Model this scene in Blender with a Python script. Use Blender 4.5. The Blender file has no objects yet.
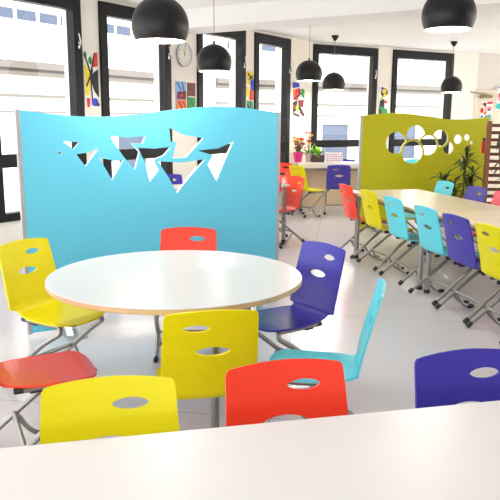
import bpy, bmesh, math, random
from mathutils import Vector, Matrix
from mathutils.geometry import delaunay_2d_cdt

random.seed(7)
sc = bpy.context.scene
COL = sc.collection
PI = math.pi

# ------------------------------------------------------------------ materials
def srgb(r, g, b):
    f = lambda c: c / 12.92 if c <= .04045 else ((c + .055) / 1.055) ** 2.4
    return (f(r / 255), f(g / 255), f(b / 255), 1)

def mat(name, rgb, rough=.5, metal=0, spec=.5, coat=0, noise=0, nscale=8, bump=0, bscale=60, stretch=None, emit=0):
    m = bpy.data.materials.new(name); m.use_nodes = True
    nt = m.node_tree; b = nt.nodes['Principled BSDF']
    c = srgb(*rgb)
    b.inputs['Base Color'].default_value = c
    b.inputs['Roughness'].default_value = rough
    b.inputs['Metallic'].default_value = metal
    b.inputs['Specular IOR Level'].default_value = spec
    b.inputs['Coat Weight'].default_value = coat
    b.inputs['Coat Roughness'].default_value = .12
    if emit:
        b.inputs['Emission Color'].default_value = c
        b.inputs['Emission Strength'].default_value = emit
    if noise or bump:
        tc = nt.nodes.new('ShaderNodeTexCoord'); mp = nt.nodes.new('ShaderNodeMapping')
        nt.links.new(tc.outputs['Object'], mp.inputs['Vector'])
        if stretch: mp.inputs['Scale'].default_value = stretch
    if noise:
        n = nt.nodes.new('ShaderNodeTexNoise'); n.inputs['Scale'].default_value = nscale
        n.inputs['Detail'].default_value = 4
        nt.links.new(mp.outputs['Vector'], n.inputs['Vector'])
        r = nt.nodes.new('ShaderNodeMapRange')
        r.inputs['From Min'].default_value = .3; r.inputs['From Max'].default_value = .7
        r.inputs['To Min'].default_value = 1 - noise; r.inputs['To Max'].default_value = 1 + noise
        nt.links.new(n.outputs['Fac'], r.inputs['Value'])
        x = nt.nodes.new('ShaderNodeMix'); x.data_type = 'RGBA'; x.blend_type = 'MULTIPLY'
        x.inputs[0].default_value = 1; x.inputs[6].default_value = c
        nt.links.new(r.outputs['Result'], x.inputs[7])
        nt.links.new(x.outputs[2], b.inputs['Base Color'])
    if bump:
        n2 = nt.nodes.new('ShaderNodeTexNoise'); n2.inputs['Scale'].default_value = bscale
        nt.links.new(mp.outputs['Vector'], n2.inputs['Vector'])
        bp = nt.nodes.new('ShaderNodeBump'); bp.inputs['Strength'].default_value = bump
        bp.inputs['Distance'].default_value = .01
        nt.links.new(n2.outputs['Fac'], bp.inputs['Height'])
        nt.links.new(bp.outputs['Normal'], b.inputs['Normal'])
    return m

def glass_mat():
    m = bpy.data.materials.new('window_glass'); m.use_nodes = True
    nt = m.node_tree; nt.nodes.remove(nt.nodes['Principled BSDF'])
    o = nt.nodes['Material Output']
    t = nt.nodes.new('ShaderNodeBsdfTransparent'); g = nt.nodes.new('ShaderNodeBsdfGlossy')
    t.inputs['Color'].default_value = (.98, .98, .985, 1)
    g.inputs['Roughness'].default_value = .02
    x = nt.nodes.new('ShaderNodeMixShader'); x.inputs[0].default_value = .02
    nt.links.new(t.outputs[0], x.inputs[1]); nt.links.new(g.outputs[0], x.inputs[2])
    nt.links.new(x.outputs[0], o.inputs['Surface'])
    return m

def floor_mat():
    m = mat('vinyl_floor', (200, 196, 200), rough=.22, spec=.5, noise=.03, nscale=1.3)
    nt = m.node_tree; b = nt.nodes['Principled BSDF']
    src = b.inputs['Base Color'].links[0].from_socket
    tc = nt.nodes.new('ShaderNodeTexCoord'); mp = nt.nodes.new('ShaderNodeMapping')
    mp.inputs['Rotation'].default_value = (0, 0, math.radians(8)); mp.inputs['Location'].default_value = (.35, .62, 0)
    br = nt.nodes.new('ShaderNodeTexBrick')
    br.offset = 0; br.inputs['Scale'].default_value = 1
    br.inputs['Brick Width'].default_value = 9; br.inputs['Row Height'].default_value = 1.95
    br.inputs['Mortar Size'].default_value = .004; br.inputs['Mortar Smooth'].default_value = .3
    br.inputs['Color1'].default_value = br.inputs['Color2'].default_value = (1, 1, 1, 1)
    br.inputs['Mortar'].default_value = (.62, .60, .60, 1)
    nt.links.new(tc.outputs['Object'], mp.inputs['Vector']); nt.links.new(mp.outputs['Vector'], br.inputs['Vector'])
    x = nt.nodes.new('ShaderNodeMix'); x.data_type = 'RGBA'; x.blend_type = 'MULTIPLY'; x.inputs[0].default_value = 1
    nt.links.new(src, x.inputs[6]); nt.links.new(br.outputs['Color'], x.inputs[7])
    nt.links.new(x.outputs[2], b.inputs['Base Color'])
    return m

M = {}
M['floor'] = floor_mat()
M['wall'] = mat('beige_paint', (236, 229, 216), rough=.8, noise=.015, nscale=3)
M['wall_white'] = mat('white_paint', (228, 222, 212), rough=.8, noise=.01, nscale=3)
M['ceiling'] = mat('textured_ceiling', (240, 238, 234), rough=.9, bump=.35, bscale=55)
M['ceiling_smooth'] = mat('smooth_ceiling', (243, 241, 237), rough=.85, noise=.01, nscale=2)
M['black_frame'] = mat('black_window_frame', (17, 17, 17), rough=.5, spec=.25, noise=.05)
M['glass'] = glass_mat()
M['chrome'] = mat('satin_chrome', (190, 188, 184), rough=.25, metal=1, noise=.03)
M['tube'] = mat('grey_steel_tube', (150, 148, 144), rough=.32, metal=.85, noise=.03)
M['alu'] = mat('brushed_aluminium', (176, 178, 182), rough=.38, metal=.6, noise=.03)
M['black_plastic'] = mat('black_plastic', (22, 22, 24), rough=.45, noise=.05)
M['laminate'] = mat('white_laminate', (229, 224, 218), rough=.22, spec=.5, noise=.008, nscale=4)
M['laminate_front'] = mat('cream_laminate', (228, 224, 220), rough=.35, spec=.4, noise=.01, nscale=4)
M['laminate_long'] = mat('pale_beech_laminate', (226, 210, 180), rough=.24, noise=.025, nscale=3, stretch=(1, 8, 1))
M['edge'] = mat('beech_edge', (214, 178, 130), rough=.45, noise=.08, nscale=14)
M['blue_panel'] = mat('sky_blue_panel', (96, 187, 212), rough=.5, spec=.2, noise=.012, nscale=2)
M['green_panel'] = mat('olive_green_panel', (190, 187, 14), rough=.5, spec=.3, noise=.03, nscale=5)
M['cut_edge'] = mat('panel_cut_edge', (216, 236, 240), rough=.5, noise=.02)
M['green_edge'] = mat('green_cut_edge', (206, 206, 120), rough=.5, noise=.02)
M['lamp_out'] = mat('matte_black_shade', (13, 13, 14), rough=.42, spec=.35, noise=.05)
M['lamp_in'] = mat('white_shade_inside', (255, 248, 235), rough=.6, noise=.01)
M['bulb'] = mat('lit_bulb', (255, 244, 222), emit=14, noise=.01)
M['cord'] = mat('grey_cord', (110, 108, 104), rough=.6, noise=.03)
M['wood'] = mat('brown_stained_wood', (138, 82, 48), rough=.5, noise=.18, nscale=10, stretch=(1, 1, .15))
M['wood_dark'] = mat('dark_stained_slat', (92, 52, 34), rough=.5, noise=.18, nscale=10, stretch=(.15, 1, 1))
M['leaf'] = mat('dark_green_leaf', (62, 82, 30), rough=.45, noise=.25, nscale=6)
M['leaf_light'] = mat('light_green_leaf', (150, 205, 70), rough=.45, noise=.2, nscale=9)
M['stem'] = mat('brown_stem', (92, 76, 50), rough=.8, noise=.2)
M['pot_magenta'] = mat('magenta_pot', (206, 22, 122), rough=.35, noise=.04)
M['pot_pale'] = mat('pale_pot', (214, 196, 190), rough=.5, noise=.05)
M['pot_dark'] = mat('dark_planter', (58, 44, 38), rough=.6, noise=.1)
M['soil'] = mat('potting_soil', (52, 38, 28), rough=.95, noise=.3, nscale=30)
M['stone'] = mat('pale_stone', (214, 210, 203), rough=.9, noise=.03, nscale=2)
M['stone_dark'] = mat('stone_moulding', (90, 86, 80), rough=.9, noise=.04, nscale=2)
M['far_glass'] = mat('grey_blue_window', (66, 76, 92), rough=.5, spec=.2, noise=.05)
M['asphalt'] = mat('pale_pavement', (190, 188, 186), rough=.9, noise=.05)
M['panel_beige'] = mat('beige_board', (226, 204, 172), rough=.6, noise=.03)
M['door'] = mat('cream_door', (232, 222, 200), rough=.6, noise=.015)
M['brass'] = mat('dull_brass', (150, 132, 98), rough=.4, metal=.6, noise=.04)
M['clock_face'] = mat('clock_face', (232, 226, 212), rough=.5, noise=.01)
M['red_steel'] = mat('red_steel', (200, 24, 30), rough=.35, noise=.04)
INK = {k: mat('paint_' + k, v, rough=.6, noise=.06, nscale=25) for k, v in dict(
    red=(214, 40, 38), yellow=(240, 208, 30), green=(30, 140, 70), blue=(38, 62, 190), black=(24, 24, 26), white=(240, 236, 228),
    maroon=(110, 30, 42), orange=(238, 110, 30), light_blue=(130, 176, 222), brown=(112, 48, 34), pink=(236, 150, 170),
    teal=(70, 200, 190), purple=(96, 60, 140), lime=(160, 200, 60), paper=(240, 236, 226), grey=(150, 150, 160)).items()}
CH = {
    'yellow': mat('yellow_plywood', (224, 212, 6), rough=.32, spec=.18, coat=.02, noise=.03, nscale=7, stretch=(.35, 6, 6)),
    'red': mat('red_plywood', (240, 62, 38), rough=.2, spec=.3, coat=.2, noise=.03, nscale=7, stretch=(.35, 6, 6)),
    'purple': mat('purple_plywood', (62, 55, 160), rough=.27, spec=.28, coat=.05, noise=.03, nscale=7, stretch=(.35, 6, 6)),
    'cyan': mat('turquoise_plywood', (98, 208, 222), rough=.32, spec=.18, coat=.02, noise=.02, nscale=7, stretch=(.35, 6, 6)),
    'pink': mat('coral_pink_plywood', (238, 108, 120), rough=.32, spec=.18, coat=.02, noise=.03, nscale=7, stretch=(.35, 6, 6)),
}

# ------------------------------------------------------------------ mesh helpers
def empty(name, loc=(0, 0, 0), rz=0, label=None, cat=None, group=None, kind=None):
    o = bpy.data.objects.new(name, None); COL.objects.link(o)
    o.empty_display_size = .1
    o.location = loc; o.rotation_euler = (0, 0, rz)
    tag(o, label, cat, group, kind)
    return o

def tag(o, label=None, cat=None, group=None, kind=None):
    if label: o['label'] = label
    if cat: o['category'] = cat
    if group: o['group'] = group
    if kind: o['kind'] = kind
    return o

def obj(name, bm, mats, parent=None, smooth=None, loc=None, rz=None):
    me = bpy.data.meshes.new(name)
    bmesh.ops.recalc_face_normals(bm, faces=bm.faces)
    bm.to_mesh(me); bm.free()
    for m in (mats if isinstance(mats, (list, tuple)) else [mats]): me.materials.append(m)
    if smooth:
        for p in me.polygons: p.use_smooth = True
        me.set_sharp_from_angle(angle=math.radians(smooth))
    o = bpy.data.objects.new(name, me); COL.objects.link(o)
    if parent: o.parent = parent
    if loc: o.location = loc
    if rz is not None: o.rotation_euler = (0, 0, rz)
    return o

def box(bm, x0, x1, y0, y1, z0, z1, mi=0, bev=0):
    g = bmesh.ops.create_cube(bm, size=1, matrix=Matrix.Translation(((x0 + x1) / 2, (y0 + y1) / 2, (z0 + z1) / 2)) @ Matrix.Diagonal((x1 - x0, y1 - y0, z1 - z0, 1)))
    fs = {f for v in g['verts'] for f in v.link_faces}
    for f in fs: f.material_index = mi
    if bev:
        r = bmesh.ops.bevel(bm, geom=list({e for f in fs for e in f.edges}), offset=bev, segments=2, affect='EDGES', profile=.5)
        for f in r['faces']: f.material_index = mi
    return bm

def prism(bm, pts, z0, z1, mi=0):
    a = [bm.verts.new((p[0], p[1], z0)) for p in pts]; b = [bm.verts.new((p[0], p[1], z1)) for p in pts]
    fs = [bm.faces.new(a[::-1]), bm.faces.new(b)]
    n = len(pts)
    for i in range(n): fs.append(bm.faces.new((a[i], a[(i + 1) % n], b[(i + 1) % n], b[i])))
    for f in fs: f.material_index = mi
    return bm

def lathe(bm, prof, n=32, c=(0, 0, 0), mi=None):
    rings = []
    for r, z in prof:
        if r < 1e-6: rings.append([bm.verts.new((c[0], c[1], c[2] + z))])
        else: rings.append([bm.verts.new((c[0] + r * math.cos(2 * PI * k / n), c[1] + r * math.sin(2 * PI * k / n), c[2] + z)) for k in range(n)])
    for i in range(len(rings) - 1):
        a, b = rings[i], rings[i + 1]
        for k in range(n):
            q = [a[k % len(a)], a[(k + 1) % len(a)], b[(k + 1) % len(b)], b[k % len(b)]]
            q2 = []
            for v in q:
                if v not in q2: q2.append(v)
            if len(q2) > 2:
                f = bm.faces.new(q2)
                if mi: f.material_index = mi[i]
    return bm

def smooth_path(pts, sub=6):
    P = [Vector(p) for p in pts]
    out = []
    for i in range(len(P) - 1):
        p0 = P[i - 1] if i else P[0] * 2 - P[1]
        p1, p2 = P[i], P[i + 1]
        p3 = P[i + 2] if i + 2 < len(P) else P[-1] * 2 - P[-2]
        for k in range(sub):
            t = k / sub
            out.append(.5 * ((2 * p1) + (p2 - p0) * t + (2 * p0 - 5 * p1 + 4 * p2 - p3) * t * t + (3 * p1 - p0 - 3 * p2 + p3) * t ** 3))
    out.append(P[-1])
    return out

def round_path(pts, r=.05, seg=5):
    P = [Vector(p) for p in pts]; out = [P[0]]
    for i in range(1, len(P) - 1):
        a, b, c = P[i - 1], P[i], P[i + 1]
        d1, d2 = (a - b), (c - b)
        k = min(r, d1.length * .45, d2.length * .45)
        s, e = b + d1.normalized() * k, b + d2.normalized() * k
        for j in range(seg + 1):
            t = j / seg
            out.append(s * (1 - t) ** 2 + b * 2 * t * (1 - t) + e * t * t)
    out.append(P[-1])
    return out

def tube(bm, path, r, n=10, mi=0):
    P = [Vector(p) for p in path]
    rad = r if isinstance(r, (list, tuple)) else [r] * len(P)
    t = (P[1] - P[0]).normalized()
    u = t.orthogonal().normalized()
    rings = []
    for i, p in enumerate(P):
        t2 = ((P[min(i + 1, len(P) - 1)] - P[max(i - 1, 0)])).normalized()
        u = (u - t2 * u.dot(t2)).normalized(); w = t2.cross(u)
        rings.append([bm.verts.new(p + (u * math.cos(2 * PI * k / n) + w * math.sin(2 * PI * k / n)) * rad[i]) for k in range(n)])
    fs = []
    for i in range(len(rings) - 1):
        for k in range(n):
            fs.append(bm.faces.new((rings[i][k], rings[i][(k + 1) % n], rings[i + 1][(k + 1) % n], rings[i + 1][k])))
    fs.append(bm.faces.new(rings[0][::-1])); fs.append(bm.faces.new(rings[-1]))
    for f in fs: f.material_index = mi
    return bm

def inside(p, poly):
    x, y = p; c = False; j = len(poly) - 1
    for i in range(len(poly)):
        xi, yi = poly[i]; xj, yj = poly[j]
        if (yi > y) != (yj > y) and x < (xj - xi) * (y - yi) / (yj - yi) + xi: c = not c
        j = i
    return c

def densify(poly, d):
    out = []
    for i in range(len(poly)):
        a, b = Vector(poly[i]), Vector(poly[(i + 1) % len(poly)])
        n = max(1, int((b - a).length / d))
        for k in range(n): out.append(tuple(a + (b - a) * k / n))
    return out

def sheet(outline, holes, grid, fmap, mi_edge=None):
    """Flat outline with holes, filled with a fine grid, mapped by fmap(u, v) -> (front point, back point)."""
    loops = [densify(outline, grid)] + [densify(h, grid * .6) for h in holes]
    V, E = [], []
    for L in loops:
        b = len(V); V += [Vector(p) for p in L]
        E += [(b + i, b + (i + 1) % len(L)) for i in range(len(L))]
    us = [p[0] for p in loops[0]]; vs = [p[1] for p in loops[0]]
    nb = [tuple(v) for v in V]
    y = min(vs) + grid * .5
    while y < max(vs):
        x = min(us) + grid * .5
        while x < max(us):
            if inside((x, y), loops[0]) and not any(inside((x, y), h) for h in loops[1:]):
                if all((x - q[0]) ** 2 + (y - q[1]) ** 2 > (grid * .4) ** 2 for q in nb): V.append(Vector((x, y)))
            x += grid
        y += grid
    vo, eo, fo = delaunay_2d_cdt(V, E, [], 0, 1e-6)[:3]
    tris = []
    for f in fo:
        c = (sum(vo[i][0] for i in f) / len(f), sum(vo[i][1] for i in f) / len(f))
        if inside(c, loops[0]) and not any(inside(c, h) for h in loops[1:]): tris.append(f)
    bm = bmesh.new()
    used = sorted({i for f in tris for i in f})
    A = {i: bm.verts.new(fmap(vo[i][0], vo[i][1])[0]) for i in used}
    B = {i: bm.verts.new(fmap(vo[i][0], vo[i][1])[1]) for i in used}
    cnt = {}
    for f in tris:
        bm.faces.new([A[i] for i in f]); bm.faces.new([B[i] for i in reversed(f)])
        for k in range(len(f)):
            e = (f[k], f[(k + 1) % len(f)]); cnt[e] = 1
    for (a, b) in list(cnt):
        if (b, a) not in cnt:
            q = bm.faces.new((A[b], A[a], B[a], B[b]))
            if mi_edge is not None: q.material_index = mi_edge
    return bm

def rounded(poly, r, seg=5):
    out = []
    n = len(poly)
    for i in range(n):
        a, b, c = Vector(poly[i - 1]), Vector(poly[i]), Vector(poly[(i + 1) % n])
        k = min(r, (a - b).length * .45, (c - b).length * .45)
        s, e = b + (a - b).normalized() * k, b + (c - b).normalized() * k
        for j in range(seg + 1):
            t = j / seg
            out.append(tuple(s * (1 - t) ** 2 + b * 2 * t * (1 - t) + e * t * t))
    return out

def lens(cx, cy, w, h, n=14):
    pts = []
    for k in range(n): x = -1 + 2 * k / n; pts.append((cx + x * w / 2, cy + (.62 * math.sqrt(max(0, 1 - x * x)) + .38 * (1 - x * x)) * h / 2))
    for k in range(n): x = 1 - 2 * k / n; pts.append((cx + x * w / 2, cy - (.62 * math.sqrt(max(0, 1 - x * x)) + .38 * (1 - x * x)) * h / 2))
    return pts

# ------------------------------------------------------------------ the setting
AL = math.atan2(.83511, .55008); L0 = Vector((-2.56, 6.85, 0)); LD = Vector((.55008, .83511, 0)); LN = Vector((-.83511, .55008, 0))
AB = math.atan2(.47499, .87999); B0 = Vector((1.10, 12.41, 0)); BD = Vector((.87999, .47499, 0)); BN = Vector((-.47499, .87999, 0))
AR = math.atan2(-.14834, .98894); R0 = Vector((4.70, 14.353, 0)); RD = Vector((.98894, -.14834, 0)); RN = Vector((.14834, .98894, 0))
def PL(t, off=0): return L0 + LD * t + LN * off
def PB(t, off=0): return B0 + BD * t + BN * off
def PR(t, off=0): return R0 + RD * t + RN * off

WZ0, WZ1, HC = .48, 2.86, 2.90
def wall(name, org, ang, x0, x1, wins, m, x1_out=0):
    bm = bmesh.new(); x = x0
    for a, b in wins + [(x1, None)]:
        if a > x + .001: box(bm, x, a, 0, .28, 0, 3.15)
        if b is None: break
        box(bm, a, b, 0, .28, 0, WZ0); box(bm, a, b, 0, .28, WZ1, 3.15)
        x = b
    o = obj(name, bm, m, loc=org, rz=ang); tag(o, kind='structure'); return o
WL = [(-1.66, -.41), (-.09, 1.165), (1.45, 2.705), (3.28, 4.465), (4.73, 5.83)]
WB = [(.0, 1.455), (1.818, 3.386)]
wall('wall_left', L0, AL, -2.1, 6.655, WL, M['wall'])
wall('wall_back', B0, AB, -.16, 4.09, WB, M['wall'])
bm = bmesh.new(); box(bm, 0, 3.2, 0, .28, 0, 3.15)
tag(obj('wall_right', bm, M['wall_white'], loc=R0, rz=AR), kind='structure')

room = [PL(-2.1), PL(6.655), PB(4.09), PR(3.2), Vector((8, -3.5, 0)), Vector((-8, -3.5, 0))]
bm = bmesh.new(); box(bm, 7.9, 8.1, -3.5, 3.0, 0, 3.12); box(bm, 7.9, 8.1, 3.0, 13.6, 0, 1.1); tag(obj('side_light_blocker', bm, M['wall']), kind='structure')  # unseen wall added to block sky light, kept low where fill should enter
bm = bmesh.new(); box(bm, 1.2, 8.1, -3.7, -3.5, 0, 3.12); tag(obj('near_light_blocker', bm, M['wall']), kind='structure')  # added out of view behind the camera; stops sky light except at its open left
room = [PL(-2.1, .1), PL(6.655, .1), PB(4.09, .1), PR(3.2, .1), Vector((8.5, -3.5, 0)), Vector((-6.5, -3.5, 0))]
bm = bmesh.new(); prism(bm, [(p.x, p.y) for p in room], -.12, 0)
tag(obj('floor', bm, M['floor']), kind='structure')
bm = bmesh.new(); prism(bm, [(p.x, p.y) for p in room], HC, 3.12)
tag(obj('ceiling', bm, M['ceiling']), kind='structure')
# dropped beam crossing the ceiling from the pier that carries the clock
bd = Vector((.85, -.527, 0)).normalized(); bn = Vector((-bd.y, bd.x, 0))
p0 = PL(3.23, .05); p1 = PL(2.66, .05)
q = [p0, p0 + bd * 8.5, p1 + bd * 8.5, p1]
bm = bmesh.new(); prism(bm, [(p.x, p.y) for p in q], 2.675, HC + .01)
tag(obj('trim_1', bm, M['ceiling_smooth']), label='white dropped beam running across the ceiling', kind='structure')

def window(n, org, ang, a, b, handle_side=1):
    w = empty('window_%d' % n, org, ang, kind='structure')
    fw = .115
    bm = bmesh.new(); e = .002
    box(bm, a + e, a + fw, -.03, .09, WZ0, WZ1, bev=.004); box(bm, b - fw, b - e, -.03, .09, WZ0, WZ1, bev=.004)
    box(bm, a + fw, b - fw, -.03, .09, WZ1 - .15, WZ1, bev=.004); box(bm, a + fw, b - fw, -.03, .09, WZ0, WZ0 + .085, bev=.004)
    box(bm, a + fw, b - fw, -.03, .09, 1.035, 1.17, bev=.004)
    obj('frame', bm, M['black_frame'], w)
    bm = bmesh.new(); box(bm, a + fw, b - fw, .03, .042, 1.17, WZ1 - .15)
    obj('pane', bm, M['glass'], w)
    bm = bmesh.new(); box(bm, a + fw, b - fw, .03, .042, WZ0 + .085, 1.035)
    obj('lower_pane', bm, M['glass'], w)
    hx = b - fw / 2 if handle_side > 0 else a + fw / 2
    bm = bmesh.new(); box(bm, hx - .014, hx + .014, -.042, -.03, 2.30, 2.38, bev=.003)
    tube(bm, round_path([(hx, -.036, 2.34), (hx, -.075, 2.34), (hx - .03, -.075, 2.46)], .02), .008)
    tag(obj('handle', bm, M['chrome'], w, smooth=40), label='small metal window handle')
    return w
for i, (a, b) in enumerate(WL[1:]): window(i + 1, L0, AL, a, b)
for i, (a, b) in enumerate(WB): window(i + 5, B0, AB, a, b)
window(7, L0, AL, *WL[0])

# door with closer in the right wall
d = empty('door_1', PR(-.03 + .05), AR, kind='structure')
bm = bmesh.new(); box(bm, 0, .92, -.03, -.001, .004, 2.10, bev=.004); obj('door_leaf', bm, M['door'], d)
bm = bmesh.new(); box(bm, -.06, -.002, -.045, -.001, 0, 2.16); box(bm, .922, .98, -.045, -.001, 0, 2.16); box(bm, -.002, .922, -.045, -.001, 2.102, 2.16)
obj('door_frame', bm, M['door'], d)
bm = bmesh.new(); box(bm, .05, .30, -.085, -.03, 2.0, 2.065, bev=.01)
tube(bm, [(.27, -.07, 2.05), (-.02, -.16, 2.10), (-.16, -.10, 2.12)], .012); obj('door_closer', bm, M['brass'], d, smooth=40)
bm = bmesh.new(); tube(bm, round_path([(.86, -.03, 1.0), (.86, -.08, 1.0), (.74, -.08, 1.0)], .02), .01); obj('handle', bm, M['chrome'], d, smooth=40)

# ------------------------------------------------------------------ outside
bm = bmesh.new(); prism(bm, [(-26, -6), (26, 34), (26, 40), (-26, 40)], -.5, -.3)
tag(obj('street', bm, M['asphalt']), kind='structure')
def facade(name, org, ang, off, x0, x1, label, seed):
    r = empty(name, (org.x, org.y, -.3), ang, label, 'building')
    bm = bmesh.new(); box(bm, x0, x1, off, off + .4, 0, 13); obj('wall', bm, M['stone'], r)
    bm = bmesh.new(); box(bm, x0, x1, off - .16, off, 2.92, 3.08); box(bm, x0, x1, off - .08, off, 2.78, 2.92); obj('cornice', bm, M['stone_dark'], r)
    bm = bmesh.new(); box(bm, x0, x1, off - .05, off, 2.3, 2.36); box(bm, x0, x1, off - .05, off, 1.95, 1.99); obj('string_course', bm, M['stone_dark'], r)
    x = x0 + .4; k = 0
    while x < x1 - .5:
        bm = bmesh.new(); box(bm, x, x + .52, off - .012, off, 3.98, 4.2); obj('window', bm, M['far_glass'], r)
        x += .62
    x = x0 + .9
    while x < x1 - 1.6:
        f = None
        bm = bmesh.new(); box(bm, x - .08, x + 1.18, off - .06, off, 0.35, .43); box(bm, x - .08, x, off - .06, off, .43, 1.75); box(bm, x + 1.1, x + 1.18, off - .06, off, .43, 1.75); box(bm, x, x + 1.1, off - .06, off, 1.67, 1.75); f = obj('window_frame', bm, M['stone'], r)
        bm = bmesh.new(); box(bm, x, x + 1.1, off - .012, off, .43, 1.67); obj('window_pane', bm, M['far_glass'], f)
        x += 3.1
    return r
facade('building', L0, AL, 7.0, -4.5, 12.2, 'pale stone building across the street behind the left row of windows', 1)
facade('building', B0, AB, 9.0, 2.35, 16, 'pale stone building outside the two rear windows beyond the green panel', 2)

# ------------------------------------------------------------------ chairs
SEAT_Z = .427
RB = .045; TURN = math.radians(77); SL = .385
FY = .215
S1 = SL + RB * TURN
STOP = .824
def chair_profile(s):
    """arc length -> point (y, z), normal (upper / front side)"""
    if s < SL:
        z = SEAT_Z - .008 * (1 - ((s - .19) / .19) ** 2) - max(0, .07 - s) ** 2 * 3.2
        return Vector((FY - s, z)), Vector((0, 1))
    if s < S1:
        a = (s - SL) / RB
        return Vector((FY - SL - RB * math.sin(a), SEAT_Z + RB * (1 - math.cos(a)))), Vector((math.sin(a), math.cos(a)))
    e = Vector((FY - SL - RB * math.sin(TURN), SEAT_Z + RB * (1 - math.cos(TURN))))
    k = s - S1
    dirv = Vector((-math.cos(TURN), math.sin(TURN)))
    p = e + dirv * k
    p.x -= .06 * k * k
    return p, Vector((math.sin(TURN), math.cos(TURN)))
TH = .011
def chair_map(x, s):
    p, n = chair_profile(s)
    f = min(1, max(0, (s - SL) / .1))
    c = f * .34 * x * x + (1 - f) * 0
    f2 = (1 - f) * .18 * x * x
    a = Vector((x, p.x + c, p.y + f2)); b = Vector((x, p.x + c - n.x * TH, p.y + f2 - n.y * TH))
    return a, b
def seat_mesh():
    half = [(0, -.004), (.07, -.001), (.125, .008), (.165, .028), (.188, .06), (.194, .11), (.194, .18), (.189, .27), (.175, .338), (.158, .380), (.151, .397), (.150, .409)]
    out = half + [(-x, s) for x, s in reversed(half[1:])]
    return sheet(out, [], .022, chair_map)
def back_mesh():
    half = [(.150, .4095), (.150, .417), (.156, .425), (.172, .4285), (.186, .430), (.1935, .439), (.195, .525), (.193, .625), (.186, STOP - .042), (.184, STOP - .027), (.177, STOP - .016), (.16, STOP - .012), (.10, STOP - .005), (.04, STOP - .001), (0, STOP)]
    out = half + [(-x, s) for x, s in reversed(half[:-1])]
    h1 = lens(-.058, STOP - .078, .108, .033); h2 = lens(.008, STOP - .185, .145, .042)
    return sheet(out, [h1, h2], .02, chair_map)
MESHES = {}
def mesh_of(key, builder, mats, smooth=40):
    if key not in MESHES:
        o = obj(key[0], builder(), mats, None, smooth)
        MESHES[key] = o.data; bpy.data.objects.remove(o)
    return MESHES[key]
def inst(name, me, parent, loc=(0, 0, 0)):
    o = bpy.data.objects.new(name, me); COL.objects.link(o); o.parent = parent; o.location = loc; return o

def side_frame(x):
    bm = bmesh.new(); sx = 1 if x > 0 else -1; xi = x * .80; xo = x * 1.1
    tube(bm, round_path([(xi, -.12, .401), (xi, .155, .401), (xi * .98 + .02 * sx, .165, .367), (x, .06, .30), (xo, -.28, .022)], .07, 6), .0150, 12)
    jx = x + (xo - x) * .56; 
    tube(bm, smooth_path([(jx, -.128, .153), (jx, -.105, .125), (jx, -.078, .078), (jx, -.04, .037), (jx, .0, .021), (jx, .045, .016)], 5), .0125, 10)
    return bm
def rear_cap(x):
    bm = bmesh.new(); xo = x * 1.1
    tube(bm, [(xo, -.255, .046), (xo, -.272, .031), (xo, -.284, .021), (xo, -.29, .016)], [.019, .0205, .0205, .014], 12); return bm
def front_cap(x):
    bm = bmesh.new(); jx = x + x * .1 * .56
    tube(bm, [(jx, .0, .0185), (jx, .012, .0175), (jx, .05, .0155), (jx, .06, .0155)], [.0135, .0155, .0155, .010], 12); return bm
def end_cap(x):
    bm = bmesh.new(); tube(bm, [(x * .8, -.155, .401), (x * .8, -.15, .401), (x * .8, -.115, .401)], [.012, .0155, .0155], 12)
    box(bm, x * .8 - .012, x * .8 + .012, -.09, -.03, .382, .415, bev=.003); return bm
def crossbar():
    bm = bmesh.new(); tube(bm, [(-.195, -.128, .153), (.195, -.128, .153)], .0125, 10)
    return bm

def chair(color, x, y, face, label, group=None, back=True):
    """face = direction (dx, dy) the chair looks in"""
    r = empty('dining_chair', (x, y, 0), math.atan2(face[1], face[0]) - PI / 2, label, 'chair', group)
    inst('seat', mesh_of(('seat', color), seat_mesh, CH[color]), r)
    inst('backrest', mesh_of(('backrest', color), back_mesh, CH[color]), r)
    for s in (-1, 1):
        f = inst('side_frame', mesh_of(('side_frame', s), lambda: side_frame(.19 * s), M['tube']), r)
        inst('foot_cap', mesh_of(('foot_cap', s, 'r'), lambda: rear_cap(.19 * s), M['black_plastic']), f)
        inst('foot_cap', mesh_of(('foot_cap', s, 'f'), lambda: front_cap(.19 * s), M['black_plastic']), f)
        inst('end_cap', mesh_of(('end_cap', s), lambda: end_cap(.19 * s), M['black_plastic']), f)
    inst('crossbar', mesh_of(('crossbar', 0), crossbar, M['tube']), r)
    return r

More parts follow.
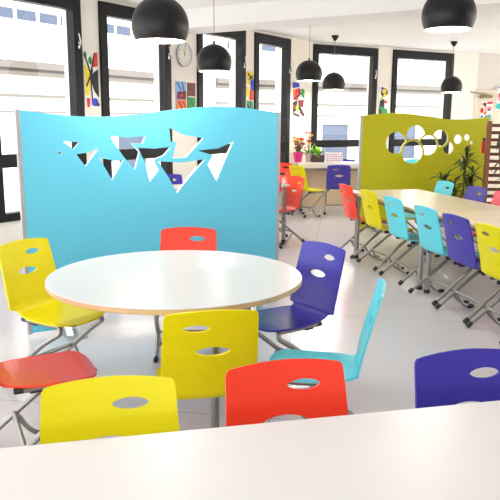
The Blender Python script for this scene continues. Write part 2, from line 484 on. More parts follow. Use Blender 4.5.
# ------------------------------------------------------------------ tables
def rect_table(name, x, y, ang, L, W, label, top_m, leg_x=None, leg_r=.027, inset=.06, zt=.74, th=.026, edge_m=None, group=None, apron=.045):
    r = empty(name, (x, y, 0), ang, label, 'table', group)
    c = .035
    def rr(e): return rounded([(-L / 2 + e, -W / 2 + e), (L / 2 - e, -W / 2 + e), (L / 2 - e, W / 2 - e), (-L / 2 + e, W / 2 - e)], c)
    bm = bmesh.new(); prism(bm, rr(.003), zt - .004, zt); obj('tabletop', bm, top_m, r)
    bm = bmesh.new(); prism(bm, rr(0), zt - th, zt - .004); obj('edge_band', bm, edge_m or M['edge'], r)
    i = inset + .04
    bm = bmesh.new(); z0, z1 = zt - th - apron, zt - th
    box(bm, -L / 2 + i, L / 2 - i, -W / 2 + i, -W / 2 + i + .025, z0, z1); box(bm, -L / 2 + i, L / 2 - i, W / 2 - i - .025, W / 2 - i, z0, z1)
    box(bm, -L / 2 + i, -L / 2 + i + .025, -W / 2 + i + .025, W / 2 - i - .025, z0, z1); box(bm, L / 2 - i - .025, L / 2 - i, -W / 2 + i + .025, W / 2 - i - .025, z0, z1)
    obj('apron', bm, M['tube'], r)
    xs = leg_x or (-L / 2 + inset, L / 2 - inset)
    for lx in xs:
        for s in (-1, 1):
            ly = s * (W / 2 - inset)
            bm = bmesh.new(); lathe(bm, [(0, .02), (leg_r, .02), (leg_r, zt - th), (0, zt - th)], 20, (lx, ly, 0))
            lg = obj('leg', bm, M['tube'], r, 40)
            bm = bmesh.new(); lathe(bm, [(0, 0), (leg_r * 1.05, 0), (leg_r * 1.1, .03), (leg_r * 1.02, .036), (0, .036)], 20, (lx, ly, 0))
            obj('foot_cap', bm, M['black_plastic'], lg, 40)
    return r

# round table in the middle
RT = (-.390, 3.45)
r = empty('round_table', (*RT, 0), 0, 'large round white table with a pale wooden rim in front of the blue partition', 'table')
R = .665
bm = bmesh.new(); lathe(bm, [(0, .7345), (R - .004, .7345), (R - .001, .737), (R - .004, .74), (0, .74)], 128); obj('tabletop', bm, M['laminate'], r, 30)
bm = bmesh.new(); lathe(bm, [(0, .712), (R - .004, .712), (R, .716), (R, .7345), (0, .7345)], 128); obj('edge_band', bm, M['edge'], r, 30)
bm = bmesh.new(); A3 = [math.radians(q) for q in (-58, 26, 104)]
for q in A3: tube(bm, [(0, 0, .695), (.46 * math.cos(q), .46 * math.sin(q), .695)], .014, 8)
lathe(bm, [(0, .685), (.07, .685), (.07, .712), (0, .712)], 24); obj('top_bracket', bm, M['tube'], r, 40)
for q in A3:
    lx, ly = .42 * math.cos(q), .42 * math.sin(q)
    bm = bmesh.new(); lathe(bm, [(0, .02), (.022, .02), (.022, .70), (0, .70)], 20, (lx, ly, 0)); lg = obj('leg', bm, M['tube'], r, 40)
    bm = bmesh.new(); lathe(bm, [(0, 0), (.024, 0), (.025, .03), (0, .034)], 20, (lx, ly, 0)); obj('foot_cap', bm, M['black_plastic'], lg, 40)

# table at the bottom of the picture
fa = math.atan2(.224, .9746)
fd = Vector((.9746, .224, 0)); fn = Vector((-.224, .9746, 0))
fp = Vector((.06, 1.70, 0)) - fn * .40
rect_table('rectangular_table', fp.x, fp.y, fa, 2.4, .80, 'cream white rectangular table in the foreground, cropped by the bottom of the photo', M['laminate_front'], edge_m=M['laminate_front'])

# two long tables on the right, end to end
td = Vector((.255, -.967, 0)).normalized(); tn = Vector((.967, .255, 0)).normalized()
C0 = Vector((1.105, 7.74, 0))
TW = .92
def PT(t, w): return C0 + td * t + tn * w
ta = math.atan2(td.y, td.x)
c = PT(.89, TW / 2)
rect_table('dining_table', c.x, c.y, ta, 1.78, TW, 'pale beech rectangular table whose end faces the green partition', M['laminate_long'], leg_x=(-.60, .855), inset=.03, group='tables of the long right row')
c = PT(1.785 + .9, TW / 2)
rect_table('dining_table', c.x, c.y, ta, 1.80, TW, 'pale beech rectangular table reaching the right edge, nearer of the joined pair', M['laminate_long'], leg_x=(-.80, .66), inset=.03, group='tables of the long right row')

# ------------------------------------------------------------------ chairs placed
chair('yellow', -1.105, 3.785, (.85, -.52), 'yellow chair on the far left of the round table, facing it')
chair('red', -.405, 4.155, (.03, -1), 'red chair behind the round table, only its top showing against the blue partition')
chair('purple', .196, 3.725, (-.81, -.585), 'purple chair at the right of the round table with its seat showing')
chair('cyan', .294, 2.96, (-.985, .17), 'turquoise chair seen edge-on, right of the round table and above the red backrest')
chair('yellow', -.205, 2.775, (-.20, .98), 'yellow chair seen from behind with two oval holes, in front of the round table')
chair('red', -.93, 2.89, (.90, .43), 'red chair at the left edge showing only its shiny seat and legs')
chair('yellow', -.326, 1.493, (.232, -.973), 'yellow chair tucked under the foreground table, left of the red one')
chair('red', .182, 1.640, (.247, -.969), 'orange red chair tucked under the foreground table between yellow and purple chairs')
chair('purple', .765, 1.745, (.225, -.974), 'dark purple chair tucked under the foreground table at the right')

face_n = (tn.x, tn.y)
near = [('red', 1.36, 7.66, 'red chair seen from behind, farthest in the near row of the long table'),
        ('yellow', 1.51, 7.06, 'yellow chair between red and turquoise chairs, near side of the long table'),
        ('cyan', 1.64, 6.45, 'turquoise chair next to the yellow chair in the near row, farther of two turquoise ones'),
        ('cyan', 1.775, 5.75, 'turquoise chair left of the purple chair in the near row, by paired table legs'),
        ('purple', 1.88, 5.24, 'purple chair seen from behind between turquoise and yellow chairs of the near row'),
        ('yellow', 1.98, 4.74, 'bright yellow chair cut by the photo edge, near side of the long table')]
for colr, x, y, lab in near:
    chair(colr, x, y, face_n, lab, 'chairs along the near side of the long table')
far = [('cyan', .0, 'turquoise chair facing us across the long table, in front of the green partition'),
       ('purple', .66, 'purple chair facing us across the long table, in front of the dracaena plant'),
       ('pink', 1.18, 'coral pink chair facing us across the long table, in front of the wooden trellis'),
       ('red', 1.55, None)]
for colr, t, lab in far[:3]:
    p = PT(t, TW + .07)
    chair(colr, p.x, p.y, (-tn.x, -tn.y), lab, 'chairs along the far side of the long table')

# table behind the blue partition
ba = math.atan2(.46, .887)
rect_table('dining_table', -.27, 8.335, ba, 1.44, .60, 'white table mostly hidden behind the blue partition, seen through its cut-outs', M['laminate'], leg_r=.028)
chair('purple', -.94, 8.54, (.46, -.887), 'purple chair seen through the large triangular cut-out of the blue partition')
chair('red', -.60, 7.45, (-.3, .95), 'red chair barely seen through the tip of the lowest triangular cut-out')
chair('purple', .06, 8.10, (-.46, .887), 'purple chair just peeping out beside the right edge of the blue partition')
chair('red', .335, 8.455, (-.887, -.46), 'red chair standing right beside the blue partition edge, tucked at a table end')

# window table at the rear with chairs
wt = rect_table('window_table', 1.40, 11.62, .03, 1.2, .50, 'white table below the rear windows carrying the flower pots', M['laminate'], edge_m=M['laminate'], zt=.82, th=.085, leg_r=.03)
bm = bmesh.new(); box(bm, -.54, .54, .20, .218, .03, .72); obj('back_panel', bm, M['panel_beige'], wt)
chair('red', .49, 10.93, (-.12, -1), 'red chair by the flower pots, behind the rear yellow chair')
chair('yellow', .97, 10.86, (.82, .57), 'yellow chair at the rear table turned sideways, left of the purple chair')
chair('purple', 1.45, 11.16, (.08, 1), 'purple chair seen from behind at the rear table below the window')
chair('purple', 1.72, 12.12, (-.1, -1), 'purple chair on the far side of the rear table, only its top edge showing')

chair('cyan', 2.86, 11.55, (-.25, -.97), 'turquoise chair glimpsed through the central round cut-out of the green partition, nearer one', 'turquoise chairs behind the green partition')
chair('cyan', 3.02, 12.35, (-.25, -.97), 'turquoise chair glimpsed through the central round cut-out of the green partition, farther one', 'turquoise chairs behind the green partition')

# ------------------------------------------------------------------ partitions
def arc(cx, cy, r, n=36): return [(cx + r * math.cos(2 * PI * k / n), cy + r * math.sin(2 * PI * k / n)) for k in range(n)]
def partition(name, org, ang, L, sign, holes, m, edge_m, label, arch):
    r = empty(name, org, ang, label, 'partition')
    top = [(L - .03 - (L - .06) * k / 40, 1.597 + sign * .042 * math.sin(2 * PI * (1 - k / 40))) for k in range(41)]
    a0, a1, az = arch
    out = [(.03, .03), (a0, .03), (a0 + .03, az), (a1 - .03, az), (a1, .03), (L - .03, .03)] + top
    T = .018
    bm = sheet(out, holes, .12, lambda u, v: (Vector((u, -T, v)), Vector((u, T, v))), 1)
    obj('board', bm, [m, edge_m], r)
    for x0, x1, zt in ((0, .03, top[-1][1] + .004), (L - .03, L, top[0][1] + .004)):
        bm = bmesh.new(); box(bm, x0, x1, -.022, .022, .02, zt, bev=.004); obj('edge_profile', bm, M['alu'], r)
    for x in (.285, L - .285):
        bm = bmesh.new(); box(bm, x - .05, x + .09, -.22, .22, 0, .018, bev=.004); ft = obj('foot_plate', bm, M['alu'], r)
        bm = bmesh.new()
        for s in (-1, 1):
            v = [bm.verts.new(p) for p in ((x - .045, s * .02, .018), (x - .045, s * .16, .018), (x - .045, s * .05, .12), (x - .045, s * .02, .12), (x + .005, s * .02, .018), (x + .005, s * .16, .018), (x + .005, s * .05, .12), (x + .005, s * .02, .12))]
            for f in ((0, 1, 2, 3), (7, 6, 5, 4), (0, 4, 5, 1), (1, 5, 6, 2), (2, 6, 7, 3), (3, 7, 4, 0)): bm.faces.new([v[i] for i in f])
        obj('bracket', bm, M['alu'], ft)
    return r

tri = [
    [(0.261, 1.325), (0.301, 1.311), (0.287, 1.29)],
    [(0.308, 1.384), (0.423, 1.379), (0.379, 1.327)],
    [(0.395, 1.295), (.48, 1.305), (0.568, 1.342), (0.459, 1.206)],
    [(0.558, 1.267), (.65, 1.246), (0.739, 1.246), (0.648, 1.103)],
    [(0.637, 1.423), (.77, 1.408), (0.911, 1.418), (0.886, 1.362), (0.802, 1.366), (0.862, 1.302), (0.824, 1.17), (.735, 1.275)],
    [(0.848, 1.336), (.98, 1.325), (1.112, 1.338), (1.052, 1.275), (0.972, 1.243), (1.007, 1.165), (0.934, 1.078), (.905, 1.21)],
    [(1.096, 1.484), (1.22, 1.425), (1.377, 1.4), (1.226, 1.254), (1.118, 1.25), (1.15, 1.372), (1.105, 1.375)],
    [(1.0, 1.232), (1.2, 1.218), (1.393, 1.240), (1.27, 1.12), (1.149, 0.985), (1.09, 1.10)],
    [(1.322, 1.306), (1.5, 1.32), (1.634, 1.375), (1.555, 1.22), (1.482, 1.065), (1.405, 1.195), (1.453, 1.268)],
]
bl_a = math.atan2(.46174, .88702)
partition('blue_partition', (-1.59, 4.6, 0), bl_a, 2.055, -1, tri, M['blue_panel'], M['cut_edge'],
          'sky blue free-standing partition with triangular bunting-like cut-outs and wavy top', (.34, 1.72, .13))
circ = [(.734, 1.101, .160), (.473, 1.234, .152), (.977, 1.199, .138), (.774, 1.331, .146), (1.158, 1.297, .119), (1.294, 1.162, .085), (1.437, 1.283, .068), (1.578, 1.311, .047), (1.657, 1.233, .030)]
ch = []
for i, (cx, cy, rr) in enumerate(circ):
    pts = []
    for p in arc(cx, cy, rr, 48):
        p = Vector(p)
        for (qx, qy, qr) in circ[:i]:
            dd = p - Vector((qx, qy)); lim = qr + .022
            if dd.length < lim: p = Vector((qx, qy)) + dd.normalized() * lim
        if not pts or (p - Vector(pts[-1])).length > .004: pts.append(tuple(p))
    if (Vector(pts[0]) - Vector(pts[-1])).length < .004: pts.pop()
    ch.append(pts)
gr_a = math.atan2(.23787, .9713)
ch = [[(u + .07, v - .004) for u, v in q] for q in ch]
partition('green_partition', (1.57 - .068, 9.4 - .0167, 0), gr_a, 2.02, 1, ch, M['green_panel'], M['green_edge'],
          'olive green free-standing partition with round cut-outs of many sizes', (.34, 1.68, .13))

# ------------------------------------------------------------------ pendant lamps
def lamp(x, y, zb, label, top):
    r = empty('pendant_lamp', (x, y, zb), 0, label, 'lamp', 'black dome pendant lamps')
    R = .187; cz = .51 * R
    out = []; a0 = -math.asin(.51)
    n = 22
    for k in range(n + 1):
        a = a0 + (PI / 2 - a0) * k / n
        out.append((R * math.cos(a) if k < n else .0, cz + R * math.sin(a)))
    bm = bmesh.new()
    lathe(bm, out, 56, mi=[0] * n)
    inn = [(p[0] * .975 if p[0] > 0 else 0, cz + (p[1] - cz) * .975) for p in out]
    inn[0] = (out[0][0] * .975, 0)
    lathe(bm, [out[0]] + inn, 56, mi=[1] * (n + 1))
    obj('shade', bm, [M['lamp_out'], M['lamp_in']], r, 50)
    bm = bmesh.new(); lathe(bm, [(0, .055), (.022, .06), (.036, .085), (.036, .105), (.022, .13), (.015, .16), (.015, .22), (0, .22)], 20); obj('bulb', bm, M['bulb'], r, 60)
    bm = bmesh.new(); lathe(bm, [(.017, .20), (.017, .27), (.012, .285), (.012, .31), (0, .31)], 16); obj('socket', bm, M['black_plastic'], r, 50)
    h = top - zb
    bm = bmesh.new(); tube(bm, [(0, 0, .30), (0, 0, h - .02)], .0035, 8); obj('cord', bm, M['cord'], r, 60)
    bm = bmesh.new(); lathe(bm, [(0, h - .09), (.012, h - .088), (.03, h - .07), (.055, h - .03), (.06, h - .001), (0, h - .001)], 24); obj('ceiling_cup', bm, M['lamp_out'], r, 50)
    l = bpy.data.lights.new('bulb_light', 'POINT'); l.specular_factor = .15; l.energy = 30; l.color = (1, .97, .93); l.shadow_soft_size = .04
    lo = bpy.data.objects.new('bulb_light', l); COL.objects.link(lo); lo.parent = r; lo.location = (0, 0, .02)
lamp(-.597, 4.58, 2.045, 'black dome pendant lamp, large one over the blue partition', HC)
lamp(1.385, 4.94, 2.175, 'black dome pendant lamp, large one at the top right over the long table', HC)
lamp(-.396, 7.38, 2.04, 'black dome pendant lamp in front of the third window, right of the clock', HC)
lamp(.81, 9.70, 2.075, 'black dome pendant lamp hiding its ceiling cup, upper left of the wide rear window', HC)
lamp(1.375, 11.48, 2.03, 'small black dome pendant lamp with visible ceiling cup in front of the wide window', HC)
lamp(3.55, 12.22, 2.03, 'small black dome pendant lamp over the green partition by the rearmost window', HC)

# ------------------------------------------------------------------ paintings, clock
def painting(label, org, ang, x0, z0, w, h, shapes, bg='paper', lean=0):
    """shapes in unit coordinates: (colour, [(u, v)...])"""
    r_mats = [INK[bg]]; idx = {bg: 0}
    bm = bmesh.new(); box(bm, 0, w, -.012, -.001, 0, h)
    for k, (cname, pts) in enumerate(shapes):
        if cname not in idx: idx[cname] = len(r_mats); r_mats.append(INK[cname])
        y = -.0125 - .0006 * k
        f = bm.faces.new([bm.verts.new((u * w, y, v * h)) for u, v in pts]); f.material_index = idx[cname]
    p = org(x0); o = obj('painting', bm, r_mats, loc=(p.x, p.y, z0), rz=ang)
    return tag(o, label, 'painting', 'bright paintings on the wall')
def blob(cx, cy, rx, ry, n=14, rot=0): return [(cx + rx * math.cos(2 * PI * k / n + rot), cy + ry * math.sin(2 * PI * k / n + rot)) for k in range(n)]
def bar(x0, y0, x1, y1, t, asp=1): 
    dx, dy = x1 - x0, y1 - y0; l = math.hypot(dx, dy); nx, ny = -dy / l * t, dx / l * t * .5
    return [(x0 + nx, y0 + ny), (x0 - nx, y0 - ny), (x1 - nx, y1 - ny), (x1 + nx, y1 + ny)]
painting('tall abstract painting of yellow, red, green and black shapes between the first two windows', lambda t: PL(t), AL, 1.19, 1.66, .22, .63, [
    ('green', blob(.12, .93, .1, .06)), ('green', blob(.45, .84, .13, .07)), ('red', [(.75, .99), (.98, .99), (.98, .75), (.62, .72)]),
    ('yellow', [(.05, .8), (.42, .62), (.4, .38), (.25, .2), (.05, .22)]), ('black', [(.5, .6), (.98, .7), (.98, .18), (.66, .3), (.45, .48)]),
    ('black', bar(.05, .95, .45, .6, .05)), ('black', bar(.75, .97, .4, .55, .05)), ('black', bar(.12, .38, .6, .68, .05)), ('black', bar(.42, .6, .5, .12, .045)),
    ('blue', blob(.68, .1, .24, .075)), ('black', blob(.88, .06, .1, .035)), ('red', [(.1, .17), (.34, .17), (.3, .02), (.14, .0)])])
painting('blue, maroon and orange painted strip below the clock, left of two', lambda t: PL(t), AL, 2.815, 1.665, .215, .37, [
    ('light_blue', [(0, 1), (1, 1), (1, .66), (0, .62)]), ('maroon', [(.1, .64), (.98, .66), (.96, .36), (.05, .36)]), ('orange', [(0, .34), (1, .34), (1, 0), (0, 0)]),
    ('black', bar(.1, .95, .5, .68, .05)), ('black', bar(.55, .98, .8, .6, .05)), ('black', bar(.3, .6, .7, .4, .05)), ('black', bar(.2, .3, .55, .05, .06)), ('black', bar(.6, .3, .9, .1, .05)), ('red', blob(.5, .5, .14, .06))], 'light_blue')
painting('brown and green painted strip below the clock, right of two', lambda t: PL(t), AL, 3.065, 1.665, .165, .36, [
    ('brown', [(0, 1), (1, 1), (1, .5), (0, .52)]), ('green', [(0, .46), (1, .44), (1, 0), (0, 0)]), ('black', bar(.2, .9, .8, .6, .04)), ('black', bar(.3, .4, .7, .1, .04)), ('white', bar(0, .49, 1, .47, .03))], 'brown')
painting('narrow yellow, blue and red painting between the third and fourth windows', lambda t: PL(t), AL, 4.505, 1.64, .2, .62, [
    ('yellow', [(0, 1), (.95, 1), (1, .8), (.7, .66), (.1, .7)]), ('black', bar(.2, .96, .8, .82, .06)), ('black', bar(.3, .8, .9, .9, .05)), ('blue', [(.5, .78), (1, .84), (1, .56), (.55, .55)]),
    ('red', [(.2, .55), (1, .56), (1, .3), (.3, .32)]), ('yellow', [(0, .64), (.45, .62), (.4, .36), (0, .4)]), ('green', [(0, .3), (.9, .28), (1, 0), (.1, 0)]), ('black', bar(.1, .2, .7, .05, .06)), ('black', bar(.5, .5, .6, .1, .05))], 'white')
painting('narrow blue, orange, red and black painting left of the wide window', lambda t: PL(t), AL, 5.91, 1.58, .44, .59, [
    ('blue', [(.02, 1), (.55, .98), (.6, .88), (.05, .82)]), ('orange', [(.05, .78), (.6, .84), (.55, .66), (.1, .55)]), ('red', [(.3, .82), (.75, .8), (.5, .5), (.1, .48)]), ('green', [(.75, .85), (1, .8), (1, .55), (.7, .6)]),
    ('black', bar(.1, .5, .75, .7, .05)), ('black', bar(.55, .85, .6, .4, .05)), ('white', blob(.62, .55, .12, .05)), ('maroon', [(.45, .48), (.95, .52), (.9, .3), (.5, .28)]), ('black', [(.05, .42), (.42, .5), (.4, .2), (.1, .12)]),
    ('lime', blob(.42, .26, .14, .1)), ('black', bar(.55, .3, .95, .04, .1)), ('black', bar(.1, .1, .6, .03, .06)), ('red', blob(.15, .3, .08, .05)), ('maroon', blob(.75, .15, .14, .06))], 'white')
painting('black, yellow and green painting between the two rear windows', lambda t: PB(t), AB, 1.525, 1.6, .215, .56, [
    ('black', blob(.55, .82, .4, .15)), ('yellow', blob(.55, .86, .26, .08)), ('yellow', blob(.65, .73, .2, .05)), ('blue', blob(.3, .95, .14, .05)), ('black', [(.1, .55), (.6, .6), (.6, .25), (0, .1)]),
    ('green', [(0, .3), (.3, .34), (.95, .25), (1, 0), (0, 0)]), ('black', bar(.05, .25, .5, .02, .1)), ('red', blob(.75, .5, .14, .05)), ('lime', blob(.3, .62, .16, .05))], 'paper')
painting('sheet of small colourful drawings pinned on the cream door', lambda t: PR(t) - RN * .032, AR, .10, 1.52, .24, .42, [
    ('red', [(.5, .95), (1, .98), (1, .88), (.5, .85)]), ('purple', blob(.32, .84, .14, .1)), ('yellow', blob(.1, .85, .1, .05)), ('red', blob(.12, .55, .14, .13)), ('pink', blob(.75, .68, .22, .06)), ('purple', blob(.7, .58, .16, .05)), ('teal', blob(.75, .22, .22, .14)),
    ('black', bar(.1, .08, .6, .3, .04)), ('orange', bar(.42, .8, .45, .3, .04)), ('blue', blob(.15, .25, .1, .05)), ('red', blob(.35, .42, .08, .05))])
painting('pink and teal painting cut by the right edge of the photo, beside the door', lambda t: PR(t) - RN * .034, AR, .40, 1.76, .42, .5, [
    ('pink', blob(.35, .55, .3, .25)), ('red', blob(.25, .6, .15, .12)), ('teal', blob(.15, .15, .16, .12)), ('grey', bar(.05, .95, .5, .7, .05)), ('teal', blob(.6, .85, .2, .1)), ('black', bar(.4, .9, .7, .6, .03)), ('yellow', blob(.7, .4, .15, .12))])

ck = empty('wall_clock', PL(2.985) + Vector((0, 0, 2.385)), AL, 'round white wall clock with a thin grey rim above the painted strips', 'clock')
def disc(bm, r, y0, y1, n=48):
    a = [bm.verts.new((r * math.cos(2 * PI * k / n), y0, r * math.sin(2 * PI * k / n))) for k in range(n)]
    b = [bm.verts.new((r * math.cos(2 * PI * k / n), y1, r * math.sin(2 * PI * k / n))) for k in range(n)]
    bm.faces.new(a); bm.faces.new(b[::-1])
    for k in range(n): bm.faces.new((a[k], a[(k + 1) % n], b[(k + 1) % n], b[k]))
def ring(bm, r0, r1, y0, y1, n=48):
    V = [[bm.verts.new((rr * math.cos(2 * PI * k / n), y, rr * math.sin(2 * PI * k / n))) for k in range(n)] for rr, y in ((r0, y0), (r1, y0), (r1, y1), (r0, y1))]
    for i in range(4):
        for k in range(n): bm.faces.new((V[i][k], V[i][(k + 1) % n], V[(i + 1) % 4][(k + 1) % n], V[(i + 1) % 4][k]))
bm = bmesh.new(); disc(bm, .145, -.022, -.001); obj('clock_face', bm, M['clock_face'], ck)
bm = bmesh.new(); ring(bm, .145, .158, -.034, -.001); obj('rim', bm, M['alu'], ck, 40)
bm = bmesh.new()
def needle(bm, ang, l, w):
    s, c2 = math.sin(ang), math.cos(ang)
    pts = [(-w, -.02), (w, -.02), (w * .6, l), (-w * .6, l)]
    bm.faces.new([bm.verts.new((x * c2 + z * s, -.027, z * c2 - x * s)) for x, z in pts])
needle(bm, math.radians(-18), .08, .006); obj('hour_hand', bm, INK['black'], ck)
bm = bmesh.new(); needle(bm, math.radians(12), .115, .004); obj('minute_hand', bm, INK['black'], ck)
parts = []
for hnum in range(1, 13):
    cu = bpy.data.curves.new('numeral', 'FONT'); cu.body = str(hnum); cu.size = .042; cu.align_x = 'CENTER'; cu.align_y = 'CENTER'
    to = bpy.data.objects.new('numeral', cu); COL.objects.link(to); parts.append((to, hnum))
bpy.context.view_layer.update()
dg = bpy.context.evaluated_depsgraph_get()
bm = bmesh.new()
for to, hnum in parts:
    me = to.evaluated_get(dg).to_mesh()
    a = hnum * PI / 6
    mtx = Matrix.Translation((.113 * math.sin(a), -.024, .113 * math.cos(a))) @ Matrix.Rotation(PI / 2, 4, 'X')
    b2 = bmesh.new(); b2.from_mesh(me); b2.transform(mtx)
    tmp = bpy.data.meshes.new('t'); b2.to_mesh(tmp); b2.free(); bm.from_mesh(tmp); bpy.data.meshes.remove(tmp)
    to.evaluated_get(dg).to_mesh_clear()
for to, _ in parts:
    cu = to.data; bpy.data.objects.remove(to); bpy.data.curves.remove(cu)
obj('numerals', bm, INK['black'], ck)

# ------------------------------------------------------------------ plants and pots
def leaf(bm, base, direction, length, width, droop, mi=0, n=6):
    d = Vector(direction).normalized(); side = d.cross(Vector((0, 0, 1)))
    if side.length < .01: side = Vector((1, 0, 0))
    side.normalize()
    prev = None
    for k in range(n + 1):
        t = k / n
        p = Vector(base) + d * length * t + Vector((0, 0, -droop * t * t * length))
        w = width * math.sin(PI * min(1, .12 + t * .88)) ** .8 * .5 if k < n else 0.0008
        up = Vector((0, 0, .12 * w))
        cur = [bm.verts.new(p - side * w + up), bm.verts.new(p), bm.verts.new(p + side * w + up)]
        if prev:
            for i in (0, 1):
                f = bm.faces.new((prev[i], prev[i + 1], cur[i + 1], cur[i])); f.material_index = mi
        prev = cur
def pot(bm, r, h, mi=0):
    lathe(bm, [(0, 0), (r * .72, 0), (r * .95, h * .86), (r, h * .86), (r, h), (r * .9, h), (r * .86, h * .8), (0, h * .8)], 28)
def dracaena(name, x, y, label, stems, rnd, potr=.17):
    r = empty(name, (x, y, 0), 0, label, 'plant')
    bm = bmesh.new(); pot(bm, potr, .3); p = obj('pot', bm, M['pot_dark'], r, 40)
    bm = bmesh.new(); lathe(bm, [(0, .25), (potr * .85, .25), (potr * .85, .235), (0, .235)], 20); obj('soil', bm, M['soil'], p)
    bs, bl = bmesh.new(), bmesh.new()
    for (sx, sy, hgt, nleaf, ll) in stems:
        tip = Vector((sx, sy, hgt)); b0 = Vector((sx * .15, sy * .15, .24))
        tube(bs, smooth_path([b0, b0.lerp(tip, .5) + Vector((sx * .12, 0, 0)), tip], 5), .011, 8)
        for k in range(nleaf):
            a = rnd.uniform(0, 2 * PI); el = rnd.uniform(-.15, 1.2)
            base = b0.lerp(tip, rnd.uniform(.62, 1.0))
            leaf(bl, base, (math.cos(a) * math.cos(el), math.sin(a) * math.cos(el), math.sin(el)), ll * rnd.uniform(.7, 1.1), .036, rnd.uniform(.25, .7))
    obj('stem', bs, M['stem'], r, 50); obj('foliage', bl, M['leaf'], r, 60)
dracaena('dracaena_plant', 2.86, 9.08, 'dark spiky dracaena in front of the green partition beside the trellis',
         [(.04, 0, 1.10, 46, .34), (-.28, .03, .80, 34, .30), (.14, -.03, .86, 30, .30), (-.08, .1, .70, 28, .32)], random.Random(3))
dracaena('dracaena_plant', 3.62, 9.35, 'leafy dark plant growing behind the slats of the wooden trellis',
         [(-.2, 0, 1.3, 20, .24), (.05, 0, 1.1, 20, .24), (.2, .05, 1.4, 20, .24), (-.05, 0, .8, 18, .24)], random.Random(5))

# wooden trellis
tr = empty('wooden_trellis', (3.083, 8.90, 0), -.10, 'brown slatted wooden trellis screen at the right edge of the photo', 'trellis')
for x in (.0, .62, 1.24):
    bm = bmesh.new(); box(bm, x, x + .062, -.026, .026, 0, 1.54, bev=.004); obj('post', bm, M['wood'], tr)
z = .16
while z < 1.5:
    bm = bmesh.new(); box(bm, .03, 1.26, .026, .044, z, z + .042, bev=.003); obj('slat', bm, M['wood_dark'], tr); z += .093
# fire extinguisher hung at the partition end
fx = empty('fire_extinguisher', (3.085, 8.985, 1.12), 0, 'small red fire extinguisher hung beside the trellis post', 'fire extinguisher')
bm = bmesh.new(); lathe(bm, [(0, 0), (.022, 0), (.026, .01), (.026, .13), (.02, .155), (.01, .165), (0, .165)], 20); obj('cylinder', bm, M['red_steel'], fx, 50)
bm = bmesh.new(); box(bm, -.01, .01, -.01, .01, .16, .185); box(bm, -.026, .022, -.007, .007, .183, .196, bev=.003); obj('valve', bm, M['black_plastic'], fx)
bm = bmesh.new(); tube(bm, smooth_path([(.01, 0, .175), (.037, 0, .15), (.037, 0, .08), (.034, 0, .03)], 5), .006, 8); obj('hose', bm, M['black_plastic'], fx, 50)
bm = bmesh.new(); box(bm, -.015, .06, .027, .034, .04, .11); obj('bracket', bm, M['alu'], fx)

def flowerpot(name, x, y, z, r, h, pm, label, flowers, leaves, rnd, cat='flower pot', spread=.12, ht=.2):
    e = empty(name, (x, y, z), 0, label, cat)
    bm = bmesh.new(); pot(bm, r, h); obj('pot', bm, pm, e, 40)
    bl, bs = bmesh.new(), bmesh.new()
    heads = {}
    for k in range(flowers):
        a = rnd.uniform(0, 2 * PI); q = rnd.uniform(.2, 1) * spread
        tip = Vector((q * math.cos(a), q * math.sin(a) * .6, h + rnd.uniform(.25, 1) * ht))
        tube(bs, [Vector((0, 0, h * .8)), tip], .003, 5)
        c = rnd.choice(['orange', 'red', 'red', 'orange', 'yellow'])
        b = heads.setdefault(c, bmesh.new())
        for j in range(6):
            aa = j * PI / 3; 
            leaf(b, tip, (math.cos(aa), math.sin(aa) * .7, .5 + .3 * math.sin(aa)), .055, .042, .2, n=3)
    for k in range(leaves):
        a = rnd.uniform(0, 2 * PI); el = rnd.uniform(.1, 1.2)
        leaf(bl, (0, 0, h * .85), (math.cos(a) * math.cos(el), math.sin(a) * math.cos(el) * .6, math.sin(el)), rnd.uniform(.6, 1) * ht * .95, .05, .3)
    if flowers:
        obj('stem', bs, M['stem'], e)
        for c, b in heads.items(): obj('blossoms', b, INK[c], e, 60)
    else: bs.free()
    obj('foliage', bl, M['leaf_light'], e, 60)
flowerpot('flower_pot', .815, 11.60, .82, .085, .17, M['pot_magenta'], 'magenta pot of orange and red flowers on the rear window table', 26, 10, random.Random(2), spread=.12, ht=.24)
flowerpot('flower_pot', 1.0, 11.72, .82, .06, .15, M['pot_pale'], 'pale pot with a tall light green leafy plant between the magenta pot and dark planter', 8, 10, random.Random(4), spread=.08, ht=.38)
e = empty('planter_box', (1.165, 11.64, .82), 0, 'low dark planter with a few light green leaves beside the desk calendar', 'planter')
bm = bmesh.new(); box(bm, -.1, .1, -.06, .06, 0, .12, bev=.01); obj('planter', bm, M['pot_dark'], e)
bm = bmesh.new(); box(bm, -.085, .085, -.045, .045, .118, .126); obj('soil', bm, M['soil'], e)
bm = bmesh.new(); rnd = random.Random(9)
for k in range(12):
    a = rnd.uniform(0, 2 * PI); el = rnd.uniform(.6, 1.4)
    leaf(bm, (rnd.uniform(-.04, .04), 0, .12), (math.cos(a) * math.cos(el), math.sin(a) * math.cos(el) * .5, math.sin(el)), rnd.uniform(.12, .2), .075, .15)
obj('foliage', bm, M['leaf_light'], e, 60)
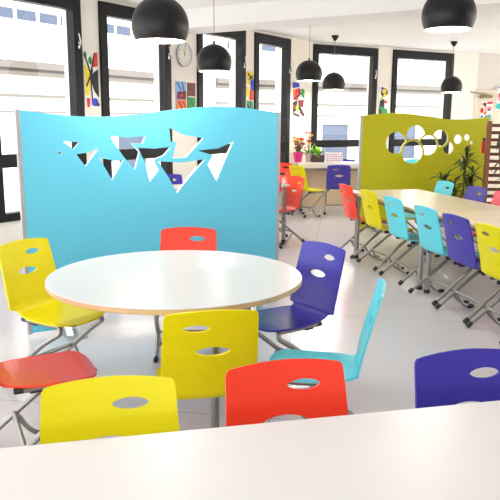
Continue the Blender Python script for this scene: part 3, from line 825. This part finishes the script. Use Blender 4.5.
e = empty('desk_calendar', (1.44, 11.70, .82), 0, 'pale standing desk calendar with a grid beside the planter', 'calendar')
bm = bmesh.new()
for s in (-1, 1):
    v = [bm.verts.new(p) for p in ((-.15, s * .05, 0), (.15, s * .05, 0), (.15, s * .004, .165), (-.15, s * .004, .165))]; bm.faces.new(v)
bmesh.ops.solidify(bm, geom=bm.faces[:], thickness=.002)
obj('card', bm, INK['white'], e)
bm = bmesh.new()
for i in range(7):
    for j in range(4):
        x = -.135 + i * .04; t0 = .12 + j * .2; t1 = t0 + .15
        v = [bm.verts.new((xx, -.0565 + .046 * tt, .165 * tt)) for xx, tt in ((x, t0), (x + .032, t0), (x + .032, t1), (x, t1))]
        f = bm.faces.new(v); f.material_index = (i + j) % 2
obj('day_grid', bm, [INK['light_blue'], INK['pink']], e)

# ------------------------------------------------------------------ light
w = bpy.data.worlds.new('sky'); sc.world = w; w.use_nodes = True
nt = w.node_tree; bg = nt.nodes['Background']
bg.inputs['Color'].default_value = (.96, .975, 1, 1); bg.inputs['Strength'].default_value = 3.2
sun = bpy.data.lights.new('sun', 'SUN'); sun.energy = 11; sun.angle = math.radians(2); sun.color = (1, .97, .92)
so = bpy.data.objects.new('sun', sun); COL.objects.link(so)
so.rotation_euler = Vector((-.62, .62, -.72)).to_track_quat('-Z', 'Y').to_euler()

# ------------------------------------------------------------------ camera
cd = bpy.data.cameras.new('camera'); co = bpy.data.objects.new('camera', cd); COL.objects.link(co)
cd.sensor_width = 36; cd.lens = 670 / 500 * 36; cd.clip_start = .05; cd.clip_end = 200
co.matrix_world = Matrix.Translation((0, 0, 1.55)) @ Matrix.Rotation(math.radians(90 - 11.1), 4, 'X') @ Matrix.Rotation(math.radians(.4), 4, 'Z')
sc.camera = co
sc.view_settings.view_transform = 'Standard'
sc.view_settings.exposure = .17
sc.cycles.use_denoising = True
sc.cycles.max_bounces = 8
sc.cycles.diffuse_bounces = 5
sc.cycles.caustics_reflective = False
sc.cycles.caustics_refractive = False
sc.cycles.sample_clamp_indirect = 8
